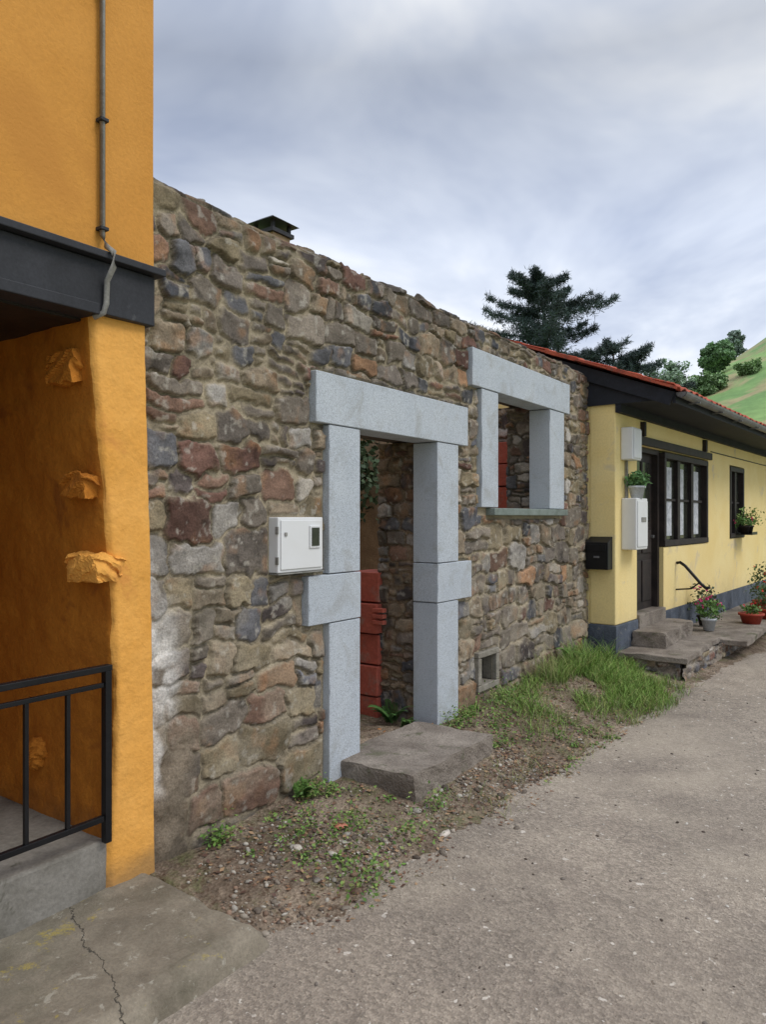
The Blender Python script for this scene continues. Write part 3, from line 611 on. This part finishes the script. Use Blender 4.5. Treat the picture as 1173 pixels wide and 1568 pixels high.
poly('gutter',V,F,M_zinc,yh,0)
t=.4
while t<L: hb('gutter_bracket',t,t+.025,e_y-.115,e_y+.02,e_z-.085,e_z-.07,M_zinc); t+=.9
def onhouse(parent_name,parts):
    e=empty(parent_name,(7.62,-.29,0),D2R(-3.1))
    for p in parts: box(p[0],*p[1:7],p[7],e,p[8] if len(p)>8 else .004)
    return e
onhouse('utility_meter_cabinet',[('body',.16,.50,-.16,-.001,1.16,1.70,M_white,.01),('door',.18,.48,-.17,-.161,1.19,1.67,M_white,.004),('slot',.28,.42,-.176,-.171,1.45,1.5,M_grey)])
onhouse('junction_box',[('body',.14,.40,-.13,-.001,2.10,2.44,M_white,.012),('lid',.16,.38,-.14,-.131,2.12,2.42,M_white,.004),('conduit',.26,.28,-.03,-.001,1.70,2.10,M_grey)])
mx=empty('wall_mailbox',(7.62,-.29,0),D2R(-3.1))
poly('body',[(-.13,.03,.96),(-.13,.27,.96),(-.0005,.27,.96),(-.0005,.03,.96),(-.13,.03,1.24),(-.13,.27,1.24),(-.0005,.27,1.30),(-.0005,.03,1.30)],[(0,3,2,1),(4,5,6,7),(0,1,5,4),(1,2,6,5),(2,3,7,6),(3,0,4,7)],M_iron,mx,.006)
box('flap',-.138,-.131,.05,.25,1.15,1.22,M_iron,mx,.003); box('slot_label',-.139,-.132,.12,.18,1.08,1.10,M_zinc,mx)
hr=empty('wall_handrail',(7.62,-.29,0),D2R(-3.1))
tube('rail',[(2.02,-.01,.93),(2.02,-.05,.94),(2.02,-.11,.90),(2.03,-.30,.68),(2.03,-.36,.63),(2.03,-.40,.65)],.019,M_iron,hr)
tube('bracket',[(2.02,-.0,.60),(2.02,-.18,.62),(2.03,-.28,.70)],.010,M_iron,hr)
st=empty('stone_steps')
rubble('terrace_face',lambda U,V,d:np.stack([7.68+U,-.93-.054*U-d,V-.2],-1),6,.27,.014,31,st,None,None,False,lin(150,142,130),0,1.1)
rubble('terrace_end',lambda U,V,d:np.stack([7.68-d,-.36-U,V-.2],-1),.56,.27,.014,32,st,None,None,False,lin(150,142,130),0,1.1)
rough_block('terrace_slab',7.60,9.2,-.99,-.32,.06,.12,M_step,st,18,.022,8); rough_block('terrace_slab_b',9.2,13.6,-1.28,-.4,.03,.10,M_step,st,14,.020,9)
rough_block('upper_step',8.02,9.25,-.68,-.33,.10,.28,M_step,st,16,.034,10)
rough_block('terrace_core',7.72,13.5,-.92,-.35,-.2,.07,M_core,st,6,.005,12)
def pot(name,x,y,z,r,h,mat,leafn,lr,lh,flower=None,fn=40,lcol=lin(96,130,66)):
    e=empty(name,(x,y,z)); n=16; V=[];F=[]
    prof=[(0,.7*r),(h*.82,r*.95),(h*.82,r*1.08),(h,r*1.08),(h,r*.92),(h*.85,r*.85)]
    for zz,rr in prof:
        for k in range(n): a=6.2832*k/n; V.append((rr*math.cos(a),rr*math.sin(a),zz))
    for i in range(len(prof)-1):
        for k in range(n): F.append((i*n+k,i*n+(k+1)%n,(i+1)*n+(k+1)%n,(i+1)*n+k))
    F.append(tuple(range(n))[::-1]); F.append(tuple((len(prof)-1)*n+k for k in range(n)))
    poly('pot',V,F,mat,e,0,True)
    P=R.normal(size=(leafn,3)); P/=np.linalg.norm(P,axis=1)[:,None]; P*=R.uniform(.3,1,(leafn,1))**.5*(1+.35*np.sin(P[:,:1]*7+P[:,2:]*5)); P=P*[lr,lr,lh]+[0,0,h+lh*.75]
    Q=leaves(P,R.uniform(.012,.032,leafn),.3); leafmesh('leaves',Q,lcol*R.uniform(.5,1.3,(leafn,1)),e)
    if flower is not None:
        P=R.normal(size=(fn,3)); P/=np.linalg.norm(P,axis=1)[:,None]; P[:,2]=np.abs(P[:,2]); P=P*[lr,lr,lh]+[0,0,h+lh*.8]
        P=np.repeat(P,6,0)+R.normal(0,.012,(fn*6,3)); leafmesh('flowers',leaves(P,.014,.3,.9),np.tile(flower,(fn*6,1))*R.uniform(.7,1.2,(fn*6,1)),e)
    return e
pot('geranium_pot',9.75,-.76,.11,.09,.15,M_potw,340,.15,.14,lin(216,60,130),10)
pot('leafy_pot_plant',10.15,-.62,.11,.08,.13,M_dwood,340,.16,.22,lin(216,60,130),3,lin(92,104,76))
pot('terracotta_flower_pot',10.75,-1.08,.09,.15,.15,M_pot,160,.11,.07,lin(200,40,40),3)
pot('terracotta_flower_pot',11.4,-1.2,.09,.15,.15,M_pot,360,.18,.22,lin(220,40,30),8,lin(86,106,66))
pot('leafy_pot_plant',12.2,-1.0,.09,.12,.18,M_pot,450,.18,.30,lin(210,60,50),4,lin(84,106,64))
pot('potted_plant',7.92,-.42,1.70,.085,.13,M_potw,360,.11,.09,None,0,lin(110,150,96))
pot('window_flower_pot',12.75,-.68,1.24,.08,.13,M_dwood,220,.16,.08,lin(210,70,110),6)
pot('window_flower_pot',12.95,-.70,1.24,.08,.13,M_dwood,260,.20,.15,None,0,lin(130,156,80))
wb=empty('wall_plant_shelf'); box('shelf',12.6,13.1,-.80,-.58,1.225,1.238,M_iron,wb,.002); box('shelf_lip',12.6,13.1,-.81,-.80,1.225,1.27,M_iron,wb,.002)

# ---------------------------------------------------------------- chimney behind the wall
ch=empty('chimney')
box('stack',6.88,7.2,3.85,4.17,-.3,5.14,M_plast,ch); box('collar',6.84,7.24,3.81,4.21,5.14,5.19,M_black,ch)
for i,(a,b) in enumerate(((6.87,3.84),(7.17,3.84),(6.87,4.14),(7.17,4.14))): box('leg_%d'%i,a,a+.04,b,b+.04,5.19,5.29,M_black,ch)
poly('cap',[(6.79,3.76,5.29),(7.29,3.76,5.29),(7.29,4.26,5.29),(6.79,4.26,5.29),(6.95,3.92,5.39),(7.13,3.92,5.39),(7.13,4.10,5.39),(6.95,4.10,5.39)],[(3,2,1,0),(4,5,6,7),(0,1,5,4),(1,2,6,5),(2,3,7,6),(3,0,4,7)],M_black,ch)

# ---------------------------------------------------------------- trees
M_bark=stdmat('bark',lin(80,68,60),lin(56,48,44),4,20,.8,.03)
def conifer(name,x,y,z0,H,seed,nb=50,wid=1.15,lo=.40,bot=3.7):
    rg=np.random.default_rng(seed); e=empty(name,(x,y,z0))
    tube('trunk',[(0,0,0),(.05,0,H*.4),(-.05,.05,H*.75),(-.3,.1,H*.97)],[.32,.24,.12,.03],M_bark,e,9)
    Q=[];C=[]; Bv=[];Bf=[]
    for i in range(nb):
        f=(i/nb); zb=H*(lo+(.985-lo)*f)+rg.uniform(-.25,.25)
        ln=(bot*(1-f)**.62+.45)*rg.uniform(.5,1.12)*wid; a=i*2.4+rg.uniform(-.5,.5)
        tx=-.3*f
        dr=np.array([math.cos(a),math.sin(a),0]); ns=18; pts=[]; up=rg.uniform(-.03,.16)
        for k in range(ns+1):
            t=k/ns; pts.append(np.array([tx,.05,zb])+dr*ln*t+np.array([0,0,ln*(up*t-.26*t*t+.26*t**3)+ (0.30*f*ln*t)]))
        r0=.03+.02*(1-f)
        for k in range(ns):
            p,q=pts[k],pts[k+1]; b=len(Bv); w=r0*(1-k/ns)+.006
            for o_ in (p,q):
                for s_ in((0,0,w),(w*.9*-dr[1],w*.9*dr[0],-w*.5),(w*.9*dr[1],-w*.9*dr[0],-w*.5)): Bv.append(o_+s_)
            Bf+=[(b,b+1,b+4,b+3),(b+1,b+2,b+5,b+4),(b+2,b,b+3,b+5)]
        side=np.array([-dr[1],dr[0],0]); shade=rg.uniform(.75,1.5)
        for k in range(2,ns+1):
            t=k/ns; sp=(1.0*(1-t)*ln*.28+.14)*rg.uniform(.45,1.2)
            if rg.random()<.14: continue
            for sg in(-1,1):
                m=int(4+sp*7)
                for j in range(m):
                    u=(j+rg.random())/m; c=pts[k]+side*sg*sp*u+dr*sp*u*.6+np.array([0,0,-.20*u*sp+rg.normal(0,.05)])
                    nn=8; d=rg.normal(size=(nn,3)); d[:,2]+=.5; d/=np.linalg.norm(d,axis=1)[:,None]; l=rg.uniform(.08,.22,(nn,1)); wv=np.cross(d,rg.normal(size=(nn,3))); wv/=np.linalg.norm(wv,axis=1)[:,None]; wv*=.016
                    c0=c+rg.normal(0,.05,(nn,3)); Q.append(np.stack([c0-wv,c0+wv,c0+d*l+wv*.3,c0+d*l-wv*.3],1)); C.append(np.tile(lin(52,66,62)*shade*rg.uniform(.6,1.5),(nn,1)))
    mk('limbs',np.array(Bv),np.array(Bf),M_bark,e)
    leafmesh('needles',np.concatenate(Q),np.concatenate(C),e)
conifer('cedar_tree',28.3,9.1,-.3,11.6,5,60,1.2)
conifer('cedar_tree',30.4,6.9,-.3,8.8,8,26,.95,.58,3.4)
def broad(name,x,y,z0,H,r,seed,col,nl=5000,ls=.18,zc=.55):
    rg=np.random.default_rng(seed); e=empty(name,(x,y,z0)); tube('trunk',[(0,0,-1),(.1,0,H*.35),(0,.1,H*.7)],[r*.07,r*.05,r*.02],M_bark,e,8)
    for k in range(5):
        a=k*1.3; tube('limb_%d'%k,[(0,0,H*.25),(r*.4*math.cos(a),r*.4*math.sin(a),H*.5),(r*.65*math.cos(a),r*.65*math.sin(a),H*.65)],[r*.04,r*.025,r*.01],M_bark,e,6)
    nc=46; cc=rg.normal(size=(nc,3)); cc/=np.linalg.norm(cc,axis=1)[:,None]; cc*=rg.uniform(.3,.95,(nc,1))*rg.uniform(.75,1.1,(nc,1)); cc=cc*[r,r,H*.42]+[0,0,H*zc]
    k=rg.integers(0,nc,nl); d=rg.normal(size=(nl,3)); d/=np.linalg.norm(d,axis=1)[:,None]; P=cc[k]+d*r*.27*rg.uniform(.4,1.1,(nl,1))
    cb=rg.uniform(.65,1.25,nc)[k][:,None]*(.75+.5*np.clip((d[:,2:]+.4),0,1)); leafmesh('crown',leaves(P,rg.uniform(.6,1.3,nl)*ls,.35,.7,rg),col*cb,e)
def gh(x,y): return float(hill(np.array(x*1.),np.array(y*1.)))
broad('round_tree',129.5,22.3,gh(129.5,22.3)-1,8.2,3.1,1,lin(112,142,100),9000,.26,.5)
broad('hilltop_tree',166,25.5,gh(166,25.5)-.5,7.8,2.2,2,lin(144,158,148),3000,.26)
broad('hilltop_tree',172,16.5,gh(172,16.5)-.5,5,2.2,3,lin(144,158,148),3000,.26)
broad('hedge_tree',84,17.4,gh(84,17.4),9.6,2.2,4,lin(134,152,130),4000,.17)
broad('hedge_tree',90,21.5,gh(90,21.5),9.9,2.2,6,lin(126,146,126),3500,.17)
broad('hedge_tree',96,20.5,gh(96,20.5),9.2,2.4,16,lin(126,146,120),3500,.17)
broad('hedge_tree',112,20.0,gh(112,20)-1,5.0,2.6,7,lin(114,140,94),4000,.22,.45)
broad('hedge_tree',118,15.5,gh(118,15.5)-1,3.2,2.0,9,lin(118,144,94),4000,.18,.45)
broad('hedge_tree',140,12,gh(140,12)-1,3.0,1.8,12,lin(114,140,94),3000,.2,.45)

# ---------------------------------------------------------------- sky, light, camera
W=bpy.data.worlds.new('World'); scene.world=W; W.use_nodes=True; N=NT(W); bg=N.n['Background']
sun_el=D2R(50); sd=Vector((.16,-.95,0)).normalized()
sky=N.add('ShaderNodeTexSky',sky_type='NISHITA'); sky.sun_disc=False; sky.sun_elevation=sun_el; sky.sun_rotation=math.atan2(sd.x,sd.y)
tc=N.add('ShaderNodeTexCoord').outputs['Generated']; sp=N.add('ShaderNodeSeparateXYZ'); N.l.new(tc,sp.inputs[0])
mz=N.add('ShaderNodeMath',operation='MAXIMUM'); N.l.new(sp.outputs[2],mz.inputs[0]); mz.inputs[1].default_value=0
az=N.add('ShaderNodeMath',operation='ADD'); N.l.new(mz.outputs[0],az.inputs[0]); az.inputs[1].default_value=.22
dx=N.add('ShaderNodeMath',operation='DIVIDE'); N.l.new(sp.outputs[0],dx.inputs[0]); N.l.new(az.outputs[0],dx.inputs[1])
dy=N.add('ShaderNodeMath',operation='DIVIDE'); N.l.new(sp.outputs[1],dy.inputs[0]); N.l.new(az.outputs[0],dy.inputs[1])
cb=N.add('ShaderNodeCombineXYZ'); N.l.new(dx.outputs[0],cb.inputs[0]); N.l.new(dy.outputs[0],cb.inputs[1])
cl=noise(N,cb.outputs[0],1.35,5,.55,.4)
cc=ramp(N,cl,[(.32,lin(170,181,204)),(.50,lin(206,214,229)),(.64,lin(240,243,248))])
el=ramp(N,sp.outputs[2],[(.0,.92),(.20,1.05),(.34,1.08),(.52,.68),(.72,1.3),(1.,2.0)])
cc=mix(N,1.,cc,el,'MULTIPLY')
cm=N.add('ShaderNodeMix',data_type='RGBA',blend_type='MULTIPLY'); cm.inputs[0].default_value=1; N.l.new(cc,cm.inputs[6]); cm.inputs[7].default_value=(12.2,12.2,12.2,1); cm.clamp_result=False
fin=mix(N,.92,sky.outputs[0],cm.outputs[2]); N.l.new(fin,bg.inputs[0]); bg.inputs[1].default_value=.1
s=bpy.data.lights.new('sun','SUN'); s.energy=1.5; s.angle=D2R(25); s.color=(1,.95,.88); so=bpy.data.objects.new('sun',s); scene.collection.objects.link(so)
dirv=Vector((sd.x*math.cos(sun_el),sd.y*math.cos(sun_el),math.sin(sun_el))); so.rotation_euler=dirv.to_track_quat('Z','Y').to_euler()
cam=bpy.data.cameras.new('camera'); cam.sensor_fit='VERTICAL'; cam.sensor_height=36; cam.sensor_width=27; cam.lens=25.99; cam.shift_y=.0051; cam.clip_end=3000; cam.clip_start=.05
co=bpy.data.objects.new('camera',cam); scene.collection.objects.link(co); co.location=(0,-2.727,1.5); co.rotation_euler=(D2R(90),0,D2R(35.22-90)); scene.camera=co
scene.view_settings.view_transform='Standard'; scene.view_settings.look='None'; scene.view_settings.exposure=0
